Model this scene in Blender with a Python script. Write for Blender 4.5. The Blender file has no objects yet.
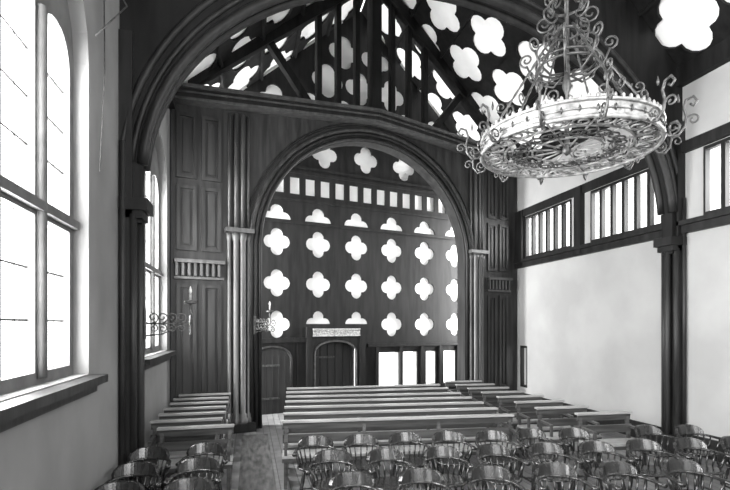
import bpy, math, random
from mathutils import Vector, Matrix
random.seed(4)
V=Vector
sc=bpy.context.scene
try: sc.view_settings.view_transform='Standard'
except Exception: pass
UP=V((0,0,1))
# ------------------------------------------------------------ materials
def mat(name,c1,c2,rough=.6,scale=(3,3,3),metal=0,bump=0.0,spec=.5,detail=5,lo=.35,hi=.65):
    m=bpy.data.materials.new(name); m.use_nodes=True
    nt=m.node_tree; b=nt.nodes['Principled BSDF']
    tc=nt.nodes.new('ShaderNodeTexCoord'); mp=nt.nodes.new('ShaderNodeMapping')
    mp.inputs['Scale'].default_value=scale
    no=nt.nodes.new('ShaderNodeTexNoise'); no.inputs['Scale'].default_value=1; no.inputs['Detail'].default_value=detail
    cr=nt.nodes.new('ShaderNodeValToRGB')
    cr.color_ramp.elements[0].position=lo; cr.color_ramp.elements[1].position=hi
    cr.color_ramp.elements[0].color=(c1,c1*1.0,c1*.99,1); cr.color_ramp.elements[1].color=(c2,c2,c2*.99,1)
    nt.links.new(tc.outputs['Object'],mp.inputs['Vector']); nt.links.new(mp.outputs[0],no.inputs['Vector'])
    nt.links.new(no.outputs[0],cr.inputs[0]); nt.links.new(cr.outputs[0],b.inputs['Base Color'])
    b.inputs['Roughness'].default_value=rough; b.inputs['Metallic'].default_value=metal
    b.inputs['Specular IOR Level'].default_value=spec
    if bump:
        bp=nt.nodes.new('ShaderNodeBump'); bp.inputs['Strength'].default_value=bump; bp.inputs['Distance'].default_value=.02
        nt.links.new(no.outputs[0],bp.inputs['Height']); nt.links.new(bp.outputs[0],b.inputs['Normal'])
    return m
M_TIM=mat('dark_timber',.005,.015,.52,(9,9,1.2),bump=.15,spec=.25)
M_TIMD=mat('black_timber',.003,.009,.6,(9,9,1.2),bump=.15,spec=.18)
M_TIM2=mat('timber_panel',.011,.030,.5,(10,10,1.0),bump=.15,spec=.3)
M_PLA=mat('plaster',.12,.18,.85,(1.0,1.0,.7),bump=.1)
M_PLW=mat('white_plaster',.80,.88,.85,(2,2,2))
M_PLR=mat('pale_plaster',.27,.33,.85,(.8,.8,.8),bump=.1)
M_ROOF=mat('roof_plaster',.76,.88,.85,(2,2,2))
M_CHAIR=mat('chair_wood',.008,.024,.25,(20,20,4),spec=.6)
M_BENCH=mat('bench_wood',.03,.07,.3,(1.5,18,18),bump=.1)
M_BLIT=mat('bench_wood_lit',.22,.36,.3,(1.5,18,18),bump=.1)  # paler copy of the bench wood: highlights on seats and caps painted in
M_IRON=mat('wrought_iron',.04,.10,.4,(20,20,20),metal=.5)
M_BRASS=mat('pale_metal',.16,.40,.4,(14,14,14),metal=.3)
M_GLASSB=mat('bulb_glass',.4,.5,.15,(5,5,5))
M_STONE=mat('window_stone',.06,.10,.7,(5,5,5))
M_LEAD=mat('lead_came',.04,.06,.5,(5,5,5))
M_RUN=mat('aisle_matting',.03,.16,.45,(14,3,14),bump=.2,detail=8,lo=.30,hi=.75)
M_DOOR=mat('door_oak',.008,.02,.5,(12,12,1),bump=.1)
M_MOULD=mat('door_moulding',.05,.12,.5,(9,9,9))
M_CARV=mat('carved_stone',.25,.55,.8,(40,40,30),bump=.6,lo=.42,hi=.56)
def floor_mat():
    m=bpy.data.materials.new('floor_boards'); m.use_nodes=True; nt=m.node_tree; b=nt.nodes['Principled BSDF']
    tc=nt.nodes.new('ShaderNodeTexCoord'); mp=nt.nodes.new('ShaderNodeMapping'); mp.inputs['Rotation'].default_value=(0,0,math.pi/2)
    br=nt.nodes.new('ShaderNodeTexBrick'); br.inputs['Scale'].default_value=1
    br.inputs['Brick Width'].default_value=2.4; br.inputs['Row Height'].default_value=.14; br.inputs['Mortar Size'].default_value=.006
    br.inputs['Color1'].default_value=(.22,.22,.22,1); br.inputs['Color2'].default_value=(.36,.36,.36,1); br.inputs['Mortar'].default_value=(.01,.01,.01,1)
    no=nt.nodes.new('ShaderNodeTexNoise'); no.inputs['Scale'].default_value=5
    mx=nt.nodes.new('ShaderNodeMix'); mx.data_type='RGBA'; mx.blend_type='MULTIPLY'; mx.inputs[0].default_value=.8
    nt.links.new(tc.outputs['Object'],mp.inputs[0]); nt.links.new(mp.outputs[0],br.inputs['Vector']); nt.links.new(tc.outputs['Object'],no.inputs['Vector'])
    nt.links.new(br.outputs[0],mx.inputs[6]); nt.links.new(no.outputs[0],mx.inputs[7]); nt.links.new(mx.outputs[2],b.inputs['Base Color'])
    b.inputs['Roughness'].default_value=.32
    return m
M_FLOOR=floor_mat()
def glass_mat():
    m=bpy.data.materials.new('window_glass'); m.use_nodes=True; nt=m.node_tree; nt.nodes.clear()
    o=nt.nodes.new('ShaderNodeOutputMaterial'); t=nt.nodes.new('ShaderNodeBsdfTransparent'); g=nt.nodes.new('ShaderNodeBsdfGlossy'); g.inputs['Roughness'].default_value=.1
    x=nt.nodes.new('ShaderNodeMixShader'); x.inputs[0].default_value=.06
    no=nt.nodes.new('ShaderNodeTexNoise'); no.inputs['Scale'].default_value=2.5
    cr=nt.nodes.new('ShaderNodeValToRGB'); cr.color_ramp.elements[0].color=(.75,.75,.75,1); cr.color_ramp.elements[1].color=(1,1,1,1)
    nt.links.new(no.outputs[0],cr.inputs[0]); nt.links.new(cr.outputs[0],t.inputs[0])
    nt.links.new(t.outputs[0],x.inputs[1]); nt.links.new(g.outputs[0],x.inputs[2]); nt.links.new(x.outputs[0],o.inputs[0])
    return m
M_GLASS=glass_mat()
# ------------------------------------------------------------ mesh builder
class MB:
    def __init__(s): s.v=[];s.f=[];s.m=[];s.sm=[]
    def add(s,vs,fs,mi=0,smooth=False):
        o=len(s.v); s.v+=[tuple(p) for p in vs]
        for f in fs: s.f.append(tuple(i+o for i in f)); s.m.append(mi); s.sm.append(smooth)
    def box(s,a,b,mi=0):
        x0,y0,z0=[min(a[i],b[i]) for i in range(3)]; x1,y1,z1=[max(a[i],b[i]) for i in range(3)]
        vs=[(x0,y0,z0),(x1,y0,z0),(x1,y1,z0),(x0,y1,z0),(x0,y0,z1),(x1,y0,z1),(x1,y1,z1),(x0,y1,z1)]
        s.add(vs,[(0,3,2,1),(4,5,6,7),(0,1,5,4),(1,2,6,5),(2,3,7,6),(3,0,4,7)],mi)
    def beam(s,p,q,w,h,side=None,mi=0):
        p=V(p);q=V(q);t=(q-p).normalized()
        sd=V(side) if side is not None else (t.cross(UP) if abs(t.z)<.99 else V((1,0,0)))
        sd=(sd-t*sd.dot(t)).normalized(); n=t.cross(sd)
        vs=[]
        for e in (p,q):
            for a,b in ((-1,-1),(1,-1),(1,1),(-1,1)): vs.append(e+sd*a*w/2+n*b*h/2)
        s.add(vs,[(0,3,2,1),(4,5,6,7),(0,1,5,4),(1,2,6,5),(2,3,7,6),(3,0,4,7)],mi)
    def tube(s,pts,rad,seg=8,mi=0,ref=None,flat=1.0,closed=False):
        pts=[V(p) for p in pts]; n=len(pts)
        if not hasattr(rad,'__len__'): rad=[rad]*n
        vs=[]
        pn=None
        for i,p in enumerate(pts):
            if closed: t=pts[(i+1)%n]-pts[i-1]
            else: t=pts[min(i+1,n-1)]-pts[max(i-1,0)]
            t.normalize()
            if ref is not None: a=V(ref)
            elif pn is not None: a=pn
            else: a=UP if abs(t.z)<.9 else V((1,0,0))
            a=(a-t*a.dot(t)); 
            if a.length<1e-5: a=V((1,0,0))-t*t.x
            a.normalize(); b=t.cross(a); pn=a
            for k in range(seg):
                g=2*math.pi*(k+.5)/seg
                vs.append(p+a*math.cos(g)*rad[i]*flat+b*math.sin(g)*rad[i])
        fs=[]
        R=n if closed else n-1
        for i in range(R):
            j=(i+1)%n
            for k in range(seg):
                l=(k+1)%seg; fs.append((i*seg+k,i*seg+l,j*seg+l,j*seg+k))
        if not closed:
            fs.append(tuple(range(seg-1,-1,-1))); fs.append(tuple((n-1)*seg+k for k in range(seg)))
        s.add(vs,fs,mi,True)
    def sheet(s,loops,th,O,u,v,mi=0):
        O=V(O);u=V(u).normalized();v=V(v).normalized();nn=u.cross(v)
        cu=bpy.data.curves.new('tmp','CURVE'); cu.dimensions='2D'; cu.fill_mode='BOTH'; cu.extrude=th/2
        for lp in loops:
            sp=cu.splines.new('POLY'); sp.points.add(len(lp)-1); sp.use_cyclic_u=True
            for i,(x,y) in enumerate(lp): sp.points[i].co=(x,y,0,1)
        ob=bpy.data.objects.new('tmp',cu); sc.collection.objects.link(ob); bpy.context.view_layer.update()
        ev=ob.evaluated_get(bpy.context.evaluated_depsgraph_get()); me=ev.to_mesh()
        vs=[O+u*p.co.x+v*p.co.y+nn*p.co.z for p in me.vertices]
        fs=[tuple(p.vertices) for p in me.polygons]
        s.add(vs,fs,mi); ev.to_mesh_clear()
        bpy.data.objects.remove(ob); bpy.data.curves.remove(cu)
    def mesh(s,name,mats):
        me=bpy.data.meshes.new(name); me.from_pydata(s.v,[],s.f)
        for m in mats: me.materials.append(m)
        me.polygons.foreach_set('material_index',s.m); me.polygons.foreach_set('use_smooth',s.sm)
        me.update(); return me
    def obj(s,name,mats,loc=(0,0,0),rot=0):
        me=s.mesh(name,mats); return inst(name,me,loc,rot)
def inst(name,me,loc,rot=0):
    o=bpy.data.objects.new(name,me); o.location=loc; o.rotation_euler=(0,0,rot); sc.collection.objects.link(o); return o
def rect(x0,y0,x1,y1): return [(x0,y0),(x1,y0),(x1,y1),(x0,y1)]
def quat(cx,cy,a,r,n=9):
    t=(math.sqrt(2)*a+math.sqrt(max(0,2*a*a-4*(a*a-r*r))))/2
    b=math.atan2(t/math.sqrt(2),t/math.sqrt(2)-a)
    out=[]
    for q in range(4):
        f=q*math.pi/2
        for i in range(n):
            g=f-b+2*b*i/(n-1)
            out.append((cx+a*math.cos(f)+r*math.cos(g),cy+a*math.sin(f)+r*math.sin(g)))
    return out
def halfq(cx,cy,a,r,n=8):
    t=(math.sqrt(2)*a+math.sqrt(max(0,2*a*a-4*(a*a-r*r))))/2
    b=math.atan2(t/math.sqrt(2),t/math.sqrt(2)-a); out=[]
    for f,g0,g1 in ((0,0,b),(math.pi/2,-b,b),(math.pi,-b,0)):
        for i in range(n):
            g=f+g0+(g1-g0)*i/(n-1)
            out.append((cx+a*math.cos(f)+r*math.cos(g),cy+a*math.sin(f)+r*math.sin(g)))
    return out
def lancet(x0,x1,y0,ys,yt,n=7):
    c=(x0+x1)/2;h=(x1-x0)/2;R=yt-ys
    out=[(x0,y0),(x1,y0)]
    for i in range(n): 
        g=i/(n-1)*math.pi/2; out.append((c+h*math.cos(g)**.8 if g<1.57 else c,ys+R*math.sin(g)))
    for i in range(1,n):
        g=(1-i/(n-1))*math.pi/2; out.append((c-h*math.cos(g)**.8,ys+R*math.sin(g)))
    return out
# ------------------------------------------------------------ room numbers
XL,XR=-1.6,7.7; Y0,Y1=-2.5,14.9; ZP=6.9; XC=3.05; ZA=11.2
SL=(ZA-ZP)/(XC-XL)
u=V((.9716,.2365,0)).normalized(); n=V((-.2365,.9716,0)).normalized()
A0=V((-.15,10.84,0)); B0=A0+n*1.6
def AP(s,z,out=0): return A0+u*s-n*out+UP*z
def BP(s,z,out=0): return B0+u*s-n*out+UP*z
# floor
mb=MB(); mb.box((XL-.4,Y0-.3,-.2),(XR+.4,Y1+.3,0)); mb.obj('floor',[M_FLOOR])
mb=MB(); mb.box((-.16,.2,0.002),(.36,10.3,.012)); mb.obj('aisle_runner',[M_RUN])
# left wall with arched windows
def winopen(c): 
    h=1.22; out=[(c-h,1.8),(c+h,1.8),(c+h,4.95)]
    for i in range(1,12):
        g=math.pi*i/12; out.append((c+h*math.cos(g),4.95+.95*math.sin(g)**.85))
    out.append((c-h,4.95)); return out
wc=[-.7,4.2,8.95]
loops=[rect(Y0,0,Y1,ZP)]+[winopen(c) for c in wc]+[rect(10.95,1.5,11.95,6.5)]  # last opening is invented, lets fill light onto the quatrefoil wall
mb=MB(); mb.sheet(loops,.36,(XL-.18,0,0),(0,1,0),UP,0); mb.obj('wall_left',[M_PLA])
for i,c in enumerate(wc):
    mb=MB(); L=[winopen(c)]
    for k in (-1,0,1):
        x0=c+.79*k-.325; x1=x0+.65
        L.append(rect(x0,1.9,x1,3.22))
        L.append(lancet(x0,x1,3.38,4.75 if k else 5.1,5.12 if k else 5.6))
    mb.sheet(L,.12,(-1.80,0,0),(0,1,0),UP,0)
    for k in (-1,0,1):
        x0=c+.79*k-.325
        for z in (2.34,2.78,3.8,4.2,4.6): mb.box((-1.815,x0,z-.008),(-1.80,x0+.65,z+.008),1)
        for j in (1,2): mb.box((-1.815,x0+.65*j/3-.005,1.9),(-1.80,x0+.65*j/3+.005,5.0),1)
    for k in (-.5,.5): mb.tube([(-1.72,c+.79*k,1.85),(-1.72,c+.79*k,5.0)],.045,8,0)
    mb.box((-1.76,c-1.2,3.26),(-1.68,c+1.2,3.34),0)
    mb.box((-1.845,c-1.2,1.85),(-1.84,c+1.2,5.85),2)
    mb.obj('window_%d'%(i+1),[M_STONE,M_LEAD,M_GLASS])
    mb=MB(); mb.box((-1.75,c-1.3,1.71),(-1.44,c+1.3,1.79)); mb.box((XL,c-1.25,1.62),(-1.53,c+1.25,1.71)); 
    mb.obj('trim_%d'%(i+1),[M_TIM2])
# right wall
cler=[(-2.0,-.2),(.2,2.0),(2.4,4.35),(4.6,6.75),(7.6,9.6),(10.3,12.3)]
loops=[rect(Y0,0,Y1,ZP)]+[rect(a,4.2,b,5.4) for a,b in cler]+[rect(12.25,.5,12.62,1.7),rect(13.2,1.5,14.1,6.5)]  # last opening is invented too, for the recess fill
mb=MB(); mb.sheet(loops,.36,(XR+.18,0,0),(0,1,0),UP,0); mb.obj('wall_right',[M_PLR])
for i,(a,b) in enumerate(cler):
    mb=MB(); nl=6; w=(b-a)/nl
    L=[rect(a,4.2,b,5.4)]+[rect(a+w*k+.04,4.26,a+w*(k+1)-.04,5.34) for k in range(nl)]
    mb.sheet(L,.10,(XR+.02,0,0),(0,1,0),UP,0)
    mb.box((XR+.06,a,4.2),(XR+.065,b,5.4),1)
    mb.obj('window_%d'%(i+4),[M_TIM,M_GLASS])
mb=MB(); mb.sheet([rect(12.25,.5,12.62,1.7),rect(12.3,.56,12.57,1.64)],.1,(XR+.05,0,0),(0,1,0),UP,0); mb.obj('window_10',[M_TIM])
mb=MB()
mb.box((XR-.10,Y0,3.96),(XR,12.8,4.16)); mb.box((XR-.16,Y0,4.10),(XR,12.8,4.18)); mb.box((XR-.08,Y0,5.42),(XR,12.8,5.62))
for y in (-2.3,0,2.2,4.47,9.95): mb.box((XR-.12,y-.12,4.0),(XR,y+.12,5.6))
mb.box((XR-.12,12.35,4.0),(XR,12.8,5.6))
mb.obj('trim_4',[M_TIM])
mb=MB(); mb.box((XR-.05,Y0,0),(XR,12.7,.34)); mb.obj('baseboard_right',[M_TIM])
mb=MB(); mb.box((XL,Y0,0),(XL+.04,10.4,.3)); mb.obj('baseboard_left',[M_TIM])
# near wall behind the camera, with an unseen window added for frontal fill
NWL=rect(.6,3.0,5.5,7.6)
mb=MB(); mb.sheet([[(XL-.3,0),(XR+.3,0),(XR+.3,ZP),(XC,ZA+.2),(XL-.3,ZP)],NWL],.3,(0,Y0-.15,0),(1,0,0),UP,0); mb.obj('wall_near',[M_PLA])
L=[NWL]
for k in range(6):
    for z0,z1 in ((3.1,5.2),(5.35,7.5)): L.append(rect(.7+k*.8,z0,1.4+k*.8,z1))
mb=MB(); mb.sheet(L,.12,(0,Y0-.15,0),(1,0,0),UP,0); mb.obj('window_11',[M_STONE])  # added window frame, never in view, for the fill light
# back wall (plaster) + timber fretwork screen
GS=3.68
def arched(x0,x1,ys,rise):
    c=(x0+x1)/2;h=(x1-x0)/2
    return [(x0,0),(x1,0),(x1,ys)]+[(c+h*math.cos(g),ys+rise*math.sin(g)**.8) for g in [math.pi*i/12 for i in range(1,12)]]+[(x0,ys)]
door=arched(2.28,3.54,1.50,.36)
lights=[(4.28,4.96),(5.06,5.60),(5.92,6.28),(6.58,7.04)]
loops=[[(-1.55,0),(2.2,0),(2.2,1.98),(3.62,1.98),(3.62,0),(8.8,0),(8.8,ZP),(GS,ZA+.05),(-1.55,ZP)]]+[rect(a,.5,b,1.5) for a,b in lights]
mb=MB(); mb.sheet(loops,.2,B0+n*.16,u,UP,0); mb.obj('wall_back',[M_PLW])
loops=[[(-1.09,0),(2.2,0),(2.2,2.0),(3.62,2.0),(3.62,0),(8.44,0),(8.44,ZP),(GS,ZA),(-1.09,ZP)]]+[rect(a,.5,b,1.5) for a,b in lights]
sk=[1.25+1.155*k for k in range(-1,7)]
for k,s in enumerate(sk):
    for z in (4.48,3.40): loops.append(quat(s,z,.185,.17))
    if k in (2,3): loops.append(halfq(s,2.33,.19,.16))
    else: loops.append(quat(s,2.32,.185,.17))
    loops.append(halfq(s,5.08,.20,.18))
s=.3
while s<8.1: loops.append(rect(s,5.78,s+.27,6.22)); s+=.435
for k in range(-2,4): loops.append(quat(3.86+1.27*k,7.0-.04*abs(k),.2,.18))
for z,o in ((8.1,.5),(9.0,0),(9.9,.5)):
    for k in range(-4,5):
        s=GS+(k+o)*1.0
        if abs(s-GS)<(ZA-z)/SL-.60: loops.append(quat(s,z,.24,.225))
mb=MB(); mb.sheet(loops,.05,B0+n*.03,u,UP,0)
for z in (5.02,5.62,6.36,6.5): mb.beam(BP(-1,z,.01),BP(8.4,z,.01),.05,.07,n)
mb.beam(BP(3.9,1.72,.03),BP(8.4,1.72,.03),.06,.1,n)
for s in (4.2,5.01,5.76,6.43,7.12): mb.beam(BP(s,.3,.02),BP(s,1.7,.02),.08,.1,n)
mb.beam(BP(4.1,.42,.03),BP(7.2,.42,.03),.08,.14,n)
s=-1.0
while s<2.1: 
    if not .5<s<1.75: mb.beam(BP(s,0,.02),BP(s,1.85,.02),.03,.04,n)
    s+=.28
for s in (2.12,3.7): mb.beam(BP(s,0,.05),BP(s,2.25,.05),.12,.16,n)
mb.beam(BP(-1,1.9,.03),BP(2.1,1.9,.03),.08,.12,n)
mb.obj('quatrefoil_timber_screen',[M_TIM])
mb=MB(); mb.beam(BP(2.2,2.1,.05),BP(3.62,2.1,.05),.1,.20,n,0)
for z in (2.01,2.19): mb.beam(BP(2.2,z,.06),BP(3.62,z,.06),.14,.03,n,0)
for k in range(7): mb.tube([BP(2.3+k*.205+.07*math.cos(g),2.1+.06*math.sin(g),.10) for g in [i*math.pi/5 for i in range(10)]],.012,5,0,closed=True)
mb.obj('carved_door_lintel',[M_CARV])
mb=MB(); mb.sheet([rect(2.2,0,3.62,1.98),[(x,max(y,.01)) for x,y in door]],.06,B0+n*.03,u,UP,1)
mb.tube([BP(x,y,.02) for x,y in door[1:]+[door[0]]],.03,8,3)
mb.beam(BP(2.2,.97,-.30),BP(3.62,.97,-.30),.03,1.94,n,0)
for k in range(6): mb.beam(BP(2.34+k*.23,0.01,-.27),BP(2.34+k*.23,1.9,-.27),.03,.03,n,1)
for z in (.4,1.4): mb.beam(BP(2.3,z,-.26),BP(3.0,z,-.26),.02,.05,n,2)
mb.obj('door_1',[M_DOOR,M_TIM2,M_IRON,M_MOULD])
d2=arched(.62,1.62,1.35,.38)
mb=MB(); mb.sheet([d2],.03,B0-n*.02,u,UP,0)
mb.tube([BP(x,y,.04) for x,y in d2[1:]+[d2[0]]],.04,8,1)
for k in range(5): mb.beam(BP(.78+k*.17,.02,.04),BP(.78+k*.17,1.5,.04),.015,.02,n,1)
for z in (.4,1.25): mb.beam(BP(.68,z,.05),BP(1.3,z,.05),.02,.05,n,2)
mb.obj('door_2',[M_DOOR,M_TIM2,M_IRON])
# ------------------------------------------------------------ arch screen
ac,ar,az=3.27,2.85,4.05
arch=[(ac+ar*math.cos(g),az+ar*.98*math.sin(g)) for g in [math.pi*i/40 for i in range(41)]]
lp=[(-1.47,0),(ac-ar,0)]+arch[::-1]+[(ac+ar,0),(8.05,0),(8.05,6.9),(ac,7.4),(-1.47,6.9)]
mb=MB(); mb.sheet([lp],.34,A0+n*.17,u,UP,1)
for off,r,out in ((.05,.045,.03),(.16,.035,.06),(.26,.06,.05),(.40,.03,.02)):
    path=[AP(ac-ar-off,.05,out)]+[AP(ac+(ar+off)*math.cos(g),az+(ar*.98+off)*math.sin(g),out) for g in [math.pi*(1-i/48) for i in range(49)]]+[AP(ac+ar+off,.05,out)]
    mb.tube(path,r,8,0 if off!=.26 else 1)
for a,b in (((-1.45,6.98),(ac,7.40)),((ac,7.40),(8.03,6.98))):
    mb.beam(AP(a[0],a[1],.02),AP(b[0],b[1],.02),.5,.26,n,0)
    for dz,h,o in ((.14,.07,.30),(-.12,.05,.28),(.02,.03,.27)):
        mb.beam(AP(a[0],a[1]+dz,o-.12),AP(b[0],b[1]+dz,o-.12),.3,h,n,2)
for s0 in (-.30,6.28):
    for k,(ds,r,o) in enumerate(((.0,.05,.05),(.13,.065,.10),(.27,.065,.10),(.40,.05,.05))):
        mb.tube([AP(s0+ds,.0,o),AP(s0+ds,.28,o),AP(s0+ds,.30,o),AP(s0+ds,.36,o),AP(s0+ds,.40,o),AP(s0+ds,4.1,o),AP(s0+ds,4.16,o),AP(s0+ds,4.28,o)],[r*1.7,r*1.7,r*1.4,r*1.5,r,r,r*1.3,r*1.7],12,2)
        mb.tube([AP(s0+ds,4.28,o),AP(s0+ds,6.85,o)],r*.7,8,2)
    mb.beam(AP(s0-.1,4.33,.08),AP(s0+.5,4.33,.08),.3,.09,n,2)
    mb.beam(AP(s0-.12,.09,.1),AP(s0+.52,.09,.1),.36,.18,n,0)
for a,b in ((-1.42,-.42),(6.86,7.72)):
    w=(b-a)/2
    for k in (0,1):
        x0=a+w*k+.05;x1=a+w*(k+1)-.05
        for z0,z1 in ((.5,3.15),(3.85,5.2),(5.35,6.7)):
            mb.sheet([rect(x0,z0,x1,z1),rect(x0+.07,z0+.07,x1-.07,z1-.07)],.05,A0-n*.02,u,UP,1)
            mb.sheet([rect(x0+.13,z0+.13,x1-.13,z1-.13)],.05,A0-n*.005,u,UP,1)
    mb.beam(AP(a,3.62,.07),AP(b,3.62,.07),.2,.07,n,2); mb.beam(AP(a,3.28,.04),AP(b,3.28,.04),.1,.05,n,2)
    s=a+.05
    while s<b: mb.beam(AP(s,3.32,.07),AP(s,3.58,.07),.12,.05,n,2); s+=.12
mb.obj('timber_chancel_arch',[M_TIM,M_TIM2,mat('shaft_timber',.028,.065,.4,(10,10,1))])
# roof truss above the tie
mb=MB()
for a,b in (((-1.15,7.32),(ac,10.98)),((7.65,7.32),(ac,10.98))):
    mb.beam(AP(a[0],a[1]),AP(b[0],b[1]),.28,.26,n)
mb.beam(AP(ac,7.53),AP(ac,10.95),.28,.26,n)
for ds in (.5,1.0,1.5):
    for sg in (-1,1):
        zt=10.98-ds*.83-.1
        mb.beam(AP(ac+sg*ds,7.5),AP(ac+sg*ds,zt),.16,.12,n)
for sg in (-1,1):
    mb.beam(AP(ac+sg*1.7,7.4),AP(ac+sg*2.7,8.65),.16,.16,n)
mb.obj('king_post_truss',[M_TIMD])
# transverse arch-braced truss
T0=V((XL,6.7,0)); T1=V((XR,7.3,0)); tu=(T1-T0).normalized(); TL=(T1-T0).length; tn=V((-tu.y,tu.x,0))
def transverse(name,T0):
    h=TL/2
    ell=[(h+(h-.25)*math.cos(g),4.1+3.4*math.sin(g)**.96) for g in [math.pi*i/48 for i in range(49)]]
    lp=[(0,3.6),(.25,3.6)]+ell[::-1]+[(TL-.25,3.6),(TL,3.6),(TL,ZP-.02),(h,ZA-.02),(0,ZP-.02)]
    mb=MB(); mb.sheet([lp],.22,T0,tu,UP,0)
    for off,r in ((.0,.07),(.2,.04),(.42,.05)):
        for sd in (-1,1):
            path=[T0+tu*(h+(h-.25+off*.6)*math.cos(g))+UP*(4.1+(3.4+off)*math.sin(g)**.96)+tn*sd*.11 for g in [math.pi*i/48 for i in range(1,48)]]
            mb.tube(path,r,8,1)
    mb.obj(name,[M_TIMD,M_TIM])
transverse('arched_roof_truss',T0)
# wall piers
def pier(x,y,sg):
    mb=MB()
    mb.box((x,y-.17,0),(x+sg*.16,y+.17,6.0)); mb.box((x,y-.22,0),(x+sg*.30,y+.22,.3)); mb.box((x,y-.20,3.75),(x+sg*.34,y+.20,3.9)); mb.box((x,y-.17,3.65),(x+sg*.28,y+.17,3.75))
    for dy,dx in ((-.13,.16),(0,.22),(.13,.16)):
        mb.tube([(x+sg*dx,y+dy,.3),(x+sg*dx,y+dy,3.7)],.05,10,1)
    for dy in (-.19,.19): mb.tube([(x+sg*.05,y+dy,.3),(x+sg*.05,y+dy,4.6)],.035,8,1)
    mb.obj('timber_wall_pier',[M_TIM,M_TIM2])
for y in (1.8,6.72): pier(XL,y,1)
for y in (2.4,7.3): pier(XR,y,-1)
# roof
def slope(side):
    x0=XL if side<0 else XR
    O=V((x0,0,ZP)); v=(V((XC,0,ZA))-O).normalized(); ln=(V((XC,0,ZA))-O).length
    uu=V((0,1,0))
    inw=V((v.z*(1 if side<0 else -1),0,-abs(v.x)))
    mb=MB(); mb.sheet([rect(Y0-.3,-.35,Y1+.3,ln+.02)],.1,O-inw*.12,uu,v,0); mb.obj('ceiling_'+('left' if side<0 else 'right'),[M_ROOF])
    mb=MB(); L=[rect(Y0,0.05,Y1,ln-.02)]
    for r in range(5):
        y=Y0+.75+(.6 if r%2 else 0)
        while y<Y1-.6:
            if min(abs(y-q) for q in (7.0,14.9))>.3: L.append(quat(y,.74+r*1.2,.30,.275))
            y+=1.2
    mb.sheet(L,.05,O-inw*.03,uu,v,0)
    for h in (.05,1.34,2.54,3.74,4.96): mb.beam(O+v*(h)+uu*Y0+inw*.03,O+v*(h)+uu*Y1+inw*.03,.06,.08,v)
    mb.obj('timber_roof_framing',[M_TIMD])
slope(-1); slope(1)
mb=MB()
mb.box((XL,Y0,ZP-.25),(XL+.14,10.3,ZP+.08)); mb.box((XR-.14,Y0,ZP-.25),(XR,12.6,ZP+.08)); mb.obj('trim_5',[M_TIMD])
# ------------------------------------------------------------ chairs
def chair_mesh():
    mb=MB()
    N=24
    prof=[(.0,.428),(.19,.425),(.225,.432),(.235,.445),(.228,.458),(.19,.462),(.12,.452),(0,.446)]
    vs=[];fs=[]
    for r,z in prof:
        for k in range(N):
            g=2*math.pi*k/N; c,s_=math.cos(g),math.sin(g)
            e=1.0+.06*abs(math.sin(2*g))
            vs.append((r*c*e*1.02,r*s_*e*.98-.01,z))
    for i in range(len(prof)-1):
        for k in range(N):
            l=(k+1)%N; fs.append((i*N+k,i*N+l,(i+1)*N+l,(i+1)*N+k))
    mb.add(vs,fs,0,True)
    def turned(p,q,r):
        p=V(p);q=V(q)
        t=[0,.08,.12,.2,.45,.62,.66,.70,.9,1]; rr=[.8,1.0,1.25,.85,1.35,1.1,.75,1.2,.9,.75]
        mb.tube([p+(q-p)*a for a in t],[r*b for b in rr],7)
    feet=[(-.21,-.20),(.21,-.20),(-.20,.21),(.20,.21)]; tops=[(-.15,-.14),(.15,-.14),(-.14,.14),(.14,.14)]
    for f,t in zip(feet,tops): turned((f[0],f[1],0),(t[0],t[1],.43),.018)
    for a,b in ((0,2),(1,3)):
        turned((feet[a][0]*.93,feet[a][1]*.93,.15),(feet[b][0]*.93,feet[b][1]*.93,.15),.012)
    turned((-.19,0,.15),(.19,0,.15),.012); 
    def bow(t,r=1.0):
        if abs(t)<=.8:
            g=math.pi/2-t/.8*math.pi/2
            return (math.cos(g)*.255*r, .02+math.sin(g)*.22*r)
        e=(abs(t)-.8)/.2
        return ((1 if t>0 else -1)*(.255*r+.012*e), .02-.20*e)
    P=[];R=[]
    for i in range(33):
        t=-1+2*i/32; x,y=bow(t); P.append((x,y,.655-.012*abs(t))); R.append(.023+.013*max(0,(abs(t)-.85)/.15))
    mb.tube(P,R,8,0,ref=(0,0,1),flat=.75)
    vs=[];fs=[];K=17
    for i in range(K):
        t=-.50+1.0*i/(K-1); x,y=bow(t); nx,ny=x/.255,(y-.02)/.22
        h=.125*(1-(abs(t)/.52)**3)**.6 if abs(t)<.52 else .0
        h=max(h,.012)
        for o,z in ((-.014,.66),(.018,.66),(.030,.66+h),(-.008,.66+h)):
            vs.append((x+nx*(o+.02*h/.125),y+ny*(o+.03*h/.125) if z>.67 else y+ny*o,z))
    for i in range(K-1):
        for k in range(4):
            l=(k+1)%4; fs.append((i*4+k,i*4+l,(i+1)*4+l,(i+1)*4+k))
    fs.append((0,1,2,3)); fs.append(tuple((K-1)*4+k for k in (3,2,1,0)))
    mb.add(vs,fs,0,False)
    for t in (-.92,-.72,-.52,-.35,-.18,0,.18,.35,.52,.72,.92):
        x,y=bow(t); sx=x*.78; sy=max(y*.85-.01,-.15) if y>0 else y*.8
        mb.tube([(sx,sy,.45),(sx*.6+x*.4,sy*.6+y*.4,.53),(x,y,.65)],[.008,.013,.008] if abs(t)<.9 else [.012,.019,.011],6)
    return mb.mesh('chair_mesh',[M_CHAIR])
CM=chair_mesh()
rowdir=math.radians(-6)
def crow(x,y,nn,sp,jit=.03,skip=()):
    for i in range(nn):
        if i in skip: continue
        px=x+math.cos(rowdir)*sp*i+random.uniform(-jit,jit)*.5; py=y+math.sin(rowdir)*sp*i+random.uniform(-jit,jit)
        inst('windsor_armchair',CM,(px,py,0),rowdir+random.uniform(-.15,.15))
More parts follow.
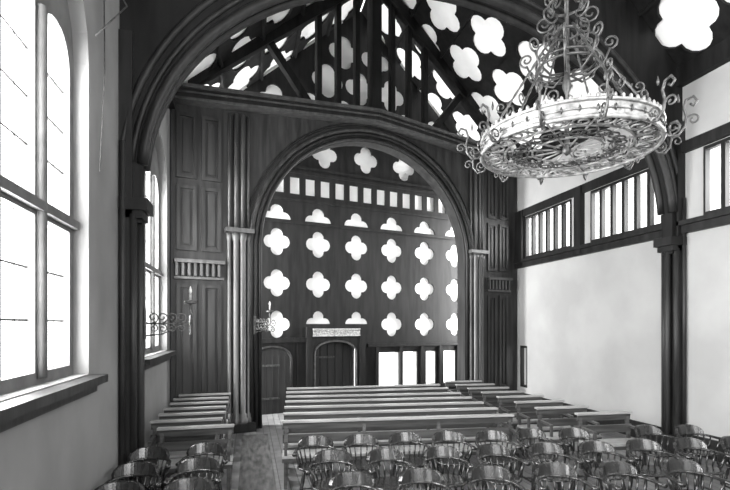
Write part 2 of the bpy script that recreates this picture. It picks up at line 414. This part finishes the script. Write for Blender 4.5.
crow(.85,6.32,10,.62,skip=(7,)); crow(.92,5.50,9,.68,skip=()); crow(.97,4.60,6,.74)
for x,y in ((-.57,6.22),(-1.22,6.15),(-.60,5.5),(-1.22,5.48),(-.58,4.76),(-1.22,4.8)): 
    inst('windsor_armchair',CM,(x+.02,y,0),random.uniform(-.1,.1))
# ------------------------------------------------------------ benches
def bench_mesh(L):
    mb=MB()
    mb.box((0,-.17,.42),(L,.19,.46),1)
    mb.box((0,-.17,.37),(L,-.15,.425))
    mb.beam((0,.235,.80),(L,.235,.80),.03,.09,(0,1,.16)); mb.beam((0,.205,.62),(L,.205,.62),.024,.13,(0,1,.16))
    mb.beam((-.01,.240,.868),(L+.01,.240,.868),.11,.03,(0,1,0),1)
    k=max(2,int(round(L/1.2))+1)
    for i in range(k):
        x=.05+(L-.10)*i/(k-1)
        mb.beam((x,-.15,0),(x,-.13,.42),.06,.05,(0,1,0)); mb.beam((x,.20,0),(x,.19,.44),.06,.05,(0,1,0)); mb.beam((x,.19,.42),(x,.25,.86),.045,.05,(0,1,0))
        mb.box((x-.02,-.14,.30),(x+.02,.2,.38)); mb.box((x-.02,-.14,.08),(x+.02,.2,.12))
        if i in (0,k-1):
            mb.beam((x,-.15,.64),(x,.22,.66),.035,.05,(0,0,1)); mb.beam((x,-.13,.42),(x,-.13,.64),.035,.04,(0,1,0))
    return mb.mesh('bench_mesh',[M_BENCH,M_BLIT])
BL=bench_mesh(3.6); BS=bench_mesh(1.0); BR=bench_mesh(.95)
for i in range(7):
    inst('wooden_bench',BL,(.45+.06*i,6.96+i*.62,0),math.radians(-5 if i<5 else -2))
inst('wooden_bench',BS,(-1.23,6.86,0),0)
for i in range(6): inst('wooden_bench',BS,(-1.42+(.02 if i%2 else 0),7.40+.55*i,0),0)
for i in range(7): inst('wooden_bench',BR,(4.78,7.1+.66*i,0),math.radians(-3))
inst('wooden_bench',BR,(5.10,6.47,0),math.radians(-3))
# ------------------------------------------------------------ chandelier
def spiral(c,a,b,turns,r0,r1,st,k=22):
    out=[]
    for i in range(k):
        t=i/(k-1); g=st+turns*2*math.pi*t; r=r0+(r1-r0)*t
        out.append(c+a*math.cos(g)*r+b*math.sin(g)*r)
    return out
def chandelier():
    mb=MB(); R=.85
    N=72
    for rr,z0,z1 in ((R,-.07,.07),):
        vs=[];fs=[]
        for k in range(N):
            g=2*math.pi*k/N
            for r,z in ((rr,z0),(rr,z1),(rr-.015,z1),(rr-.015,z0)): vs.append((r*math.cos(g),r*math.sin(g),z))
        for k in range(N):
            l=(k+1)%N
            for j in range(4): fs.append((k*4+j,k*4+(j+1)%4,l*4+(j+1)%4,l*4+j))
        mb.add(vs,fs,1)
    for z,r in ((.075,.016),(-.075,.020),(.0,.008)):
        mb.tube([((R+.01)*math.cos(2*math.pi*k/N),(R+.01)*math.sin(2*math.pi*k/N),z) for k in range(N)],r,6,1,closed=True)
    for k in range(N):
        g=2*math.pi*k/N; c=V((math.cos(g),math.sin(g),0))
        mb.tube([c*R+UP*.08,c*R+UP*.115,c*(R+.005)+UP*.13],[.016,.018,.004],5,1)
        if k%2: mb.tube([c*(R+.012)+UP*.03,c*(R+.02)+UP*.0,c*(R+.012)-UP*.03],[.004,.014,.004],5,0)
    for q in (.62,.34,.12):
        mb.tube([(q*math.cos(2*math.pi*k/48),q*math.sin(2*math.pi*k/48),-.06+(.02 if q<.3 else 0)) for k in range(48)],.012,5,1,closed=True)
    for k in range(12):
        g=2*math.pi*k/12+.1; c=V((math.cos(g),math.sin(g),0)); t=V((-math.sin(g),math.cos(g),0))
        mb.tube([c*.1-UP*.06,c*R-UP*.06],.010,5,1)
        for sg in (-1,1):
            mb.tube(spiral(c*.73+t*sg*.10-UP*.07,c,t*sg,1.5,.10,.02,0),.010,5,1)
            mb.tube(spiral(c*.48+t*sg*.07-UP*.07,c,t*sg,1.4,.09,.02,math.pi),.009,5,0)
            mb.tube(spiral(c*.76+t*sg*.08+UP*.02,c,UP*sg,1.4,.09,.02,1.0),.008,5,0)
        arm=[c*R-UP*.05,c*(R+.05)-UP*.12,c*(R+.12)-UP*.13,c*(R+.17)-UP*.06,c*(R+.18)+UP*.03,c*(R+.16)+UP*.11,c*(R+.18)+UP*.18,c*(R+.235)+UP*.20,c*(R+.265)+UP*.15,c*(R+.235)+UP*.115,c*(R+.21)+UP*.14]
        mb.tube(arm,.012,6,0)
        mb.tube(spiral(c*(R+.08)-UP*.05,c,UP,1.3,.06,.015,-1.6),.009,5,0)
        mb.tube(spiral(c*(R+.235)-UP*.01,c,-UP,1.2,.055,.012,math.pi),.009,5,0)
        mb.tube([c*(R+.12)+UP*.17,c*(R+.12)+UP*.20,c*(R+.12)+UP*.25],[.006,.014,.003],5,0)
        mb.tube(spiral(c*(R-.04)+t*.05+UP*.17,t,UP,1.3,.065,.015,-1.8),.009,5,0)
    H=1.2
    for k in range(6):
        g=2*math.pi*k/6+.35; c=V((math.cos(g),math.sin(g),0)); t=V((-math.sin(g),math.cos(g),0))
        p=c*R+UP*.1; q=c*.10+UP*H
        pts=[p+(q-p)*(i/24) for i in range(25)]
        mb.tube(pts,[.015 if i%2 else .009 for i in range(25)],6,0)
        m=p+(q-p)*.12; mb.tube(spiral(m+c*.06,c,UP,1.3,.07,.015,2.6),.009,5,0)
        m=p+(q-p)*.35; mb.tube(spiral(m+c*.07,c,UP,1.3,.07,.015,2.6),.009,5,0)
    for z,r in ((.78,.30),(.84,.30),(1.15,.12),(1.45,.18)):
        mb.tube([(r*math.cos(2*math.pi*k/32),r*math.sin(2*math.pi*k/32),z) for k in range(32)],.013,6,0,closed=True)
    for k in range(8):
        g=2*math.pi*k/8; c=V((math.cos(g),math.sin(g),0))
        mb.tube([c*.05+UP*.72,c*.2+UP*.68,c*.34+UP*.76,c*.40+UP*.90],.012,6,0)
        mb.tube(spiral(c*.40+UP*.96,c,UP,1.4,.075,.015,-1.57),.011,5,0)
        mb.tube(spiral(c*.20+UP*1.02,c,UP,1.5,.11,.02,-1.57),.010,5,0)
        mb.tube(spiral(c*.22+UP*1.30,c,UP,1.5,.10,.02,3.0),.010,5,0)
        mb.tube(spiral(c*.14+UP*1.55,c,UP,1.4,.08,.02,-1.0),.010,5,0)
    mb.tube([(0,0,-.12),(0,0,-.08),(0,0,.0),(0,0,.5),(0,0,.6),(0,0,.7),(0,0,.8),(0,0,1.6),(0,0,1.7),(0,0,3.0),(0,0,6.85)],[.01,.05,.03,.014,.05,.03,.02,.02,.05,.012,.012],8,0)
    return mb.obj('wrought_iron_chandelier',[M_IRON,M_BRASS,M_GLASSB],(3.2,4.36,4.18),.1)
chandelier()
# ------------------------------------------------------------ wall brackets
def bracket(loc,d,L=.6,name='iron_lamp_bracket'):
    d=V(d).normalized(); mb=MB(); t=V((-d.y,d.x,0))
    mb.beam(V((0,0,-.2)),V((0,0,.2)),.05,.02,t)
    mb.tube([V((0,0,0)),d*L],.012,6); mb.tube([V((0,0,-.16)),d*.2-UP*.14,d*.4-UP*.04,d*L*.95],.010,6)
    for i in range(4):
        mb.tube(spiral(d*(.09+L*.21*i)+UP*.08,d,UP,1.4,.07,.012,-1.57),.010,5)
        mb.tube(spiral(d*(.10+L*.2*i)-UP*.065,d,-UP,1.3,.055,.012,-1.57),.009,5)
    e=d*L
    mb.tube([e,e+d*.03+UP*.10,e-d*.01+UP*.20,e+UP*.28],.011,6,0)
    mb.tube([e+UP*.26,e+UP*.27,e+UP*.30,e+UP*.31],[.02,.085,.08,.02],12,0)
    mb.tube([e+UP*.31,e+UP*.40],.016,8,1); mb.tube([e+UP*.40,e+UP*.43,e+UP*.46,e+UP*.50],[.012,.022,.02,.003],8,2)
    for a in (-1,1):
        mb.tube(spiral(d*L+t*a*.08+UP*.05,t*a,UP,1.4,.08,.012,-2.4),.010,5)
        mb.tube(spiral(d*L+t*a*.07-UP*.10,t*a,-UP,1.4,.06,.012,-2.4),.009,5)
    mb.obj(name,[M_IRON,M_BRASS,M_GLASSB],loc)
bracket((XL+.28,6.72,2.32),(1,.15,0),.55)
p=AP(.22,2.3,.18); bracket(p,(.55,-.85,0),.55)
mb=MB(); mb.tube([(-1.55,5.75,6.4),(-1.50,5.6,5.0),(-1.52,5.5,3.9)],.007,5); mb.tube([(-1.56,5.95,6.3),(-1.35,5.9,5.9),(-1.5,5.3,5.2)],.009,5); mb.obj('window_cord',[M_IRON])
# ------------------------------------------------------------ light
w=bpy.data.worlds.new('sky'); sc.world=w; w.use_nodes=True
bg=w.node_tree.nodes['Background']; bg.inputs[0].default_value=(1,1,1,1); bg.inputs[1].default_value=4.0
def area(name,loc,rot,sx,sy,rad):
    l=bpy.data.lights.new(name,'AREA'); l.shape='RECTANGLE'; l.size=sx; l.size_y=sy; l.energy=rad*math.pi*sx*sy
    o=bpy.data.objects.new(name,l); o.location=loc; o.rotation_euler=rot; sc.collection.objects.link(o); return o
for c in wc: area('daylight_left',(-2.15,c,3.8),(0,-math.pi/2,0),4.2,2.5,66)
for a,b in cler: area('daylight_right',(XR+.6,(a+b)/2,4.85),(0,math.pi/2,0),1.3,b-a,30)
area('recess_fill_left',(-2.1,11.45,4.0),(0,-math.pi/2,0),5.0,1.0,100)  # added fill through a hidden opening, brightens quatrefoil wall and gable
area('recess_fill_right',(XR+.5,13.65,4.0),(0,math.pi/2,0),5.0,.9,65)  # matching added fill from the right side of the recess
area('near_fill',(3.05,Y0-.5,5.3),(math.pi/2,0,0),4.9,4.6,16)  # added fill behind the camera, brightens fretwork and timber from the front
# ------------------------------------------------------------ camera
cd=bpy.data.cameras.new('cam'); cam=bpy.data.objects.new('camera',cd); sc.collection.objects.link(cam); sc.camera=cam
cd.sensor_width=36; cd.lens=480/730*36; cd.shift_y=80/730; cd.clip_start=.05
cam.location=(0,0,2.3); cam.rotation_euler=(math.pi/2,0,-math.atan(115/480))
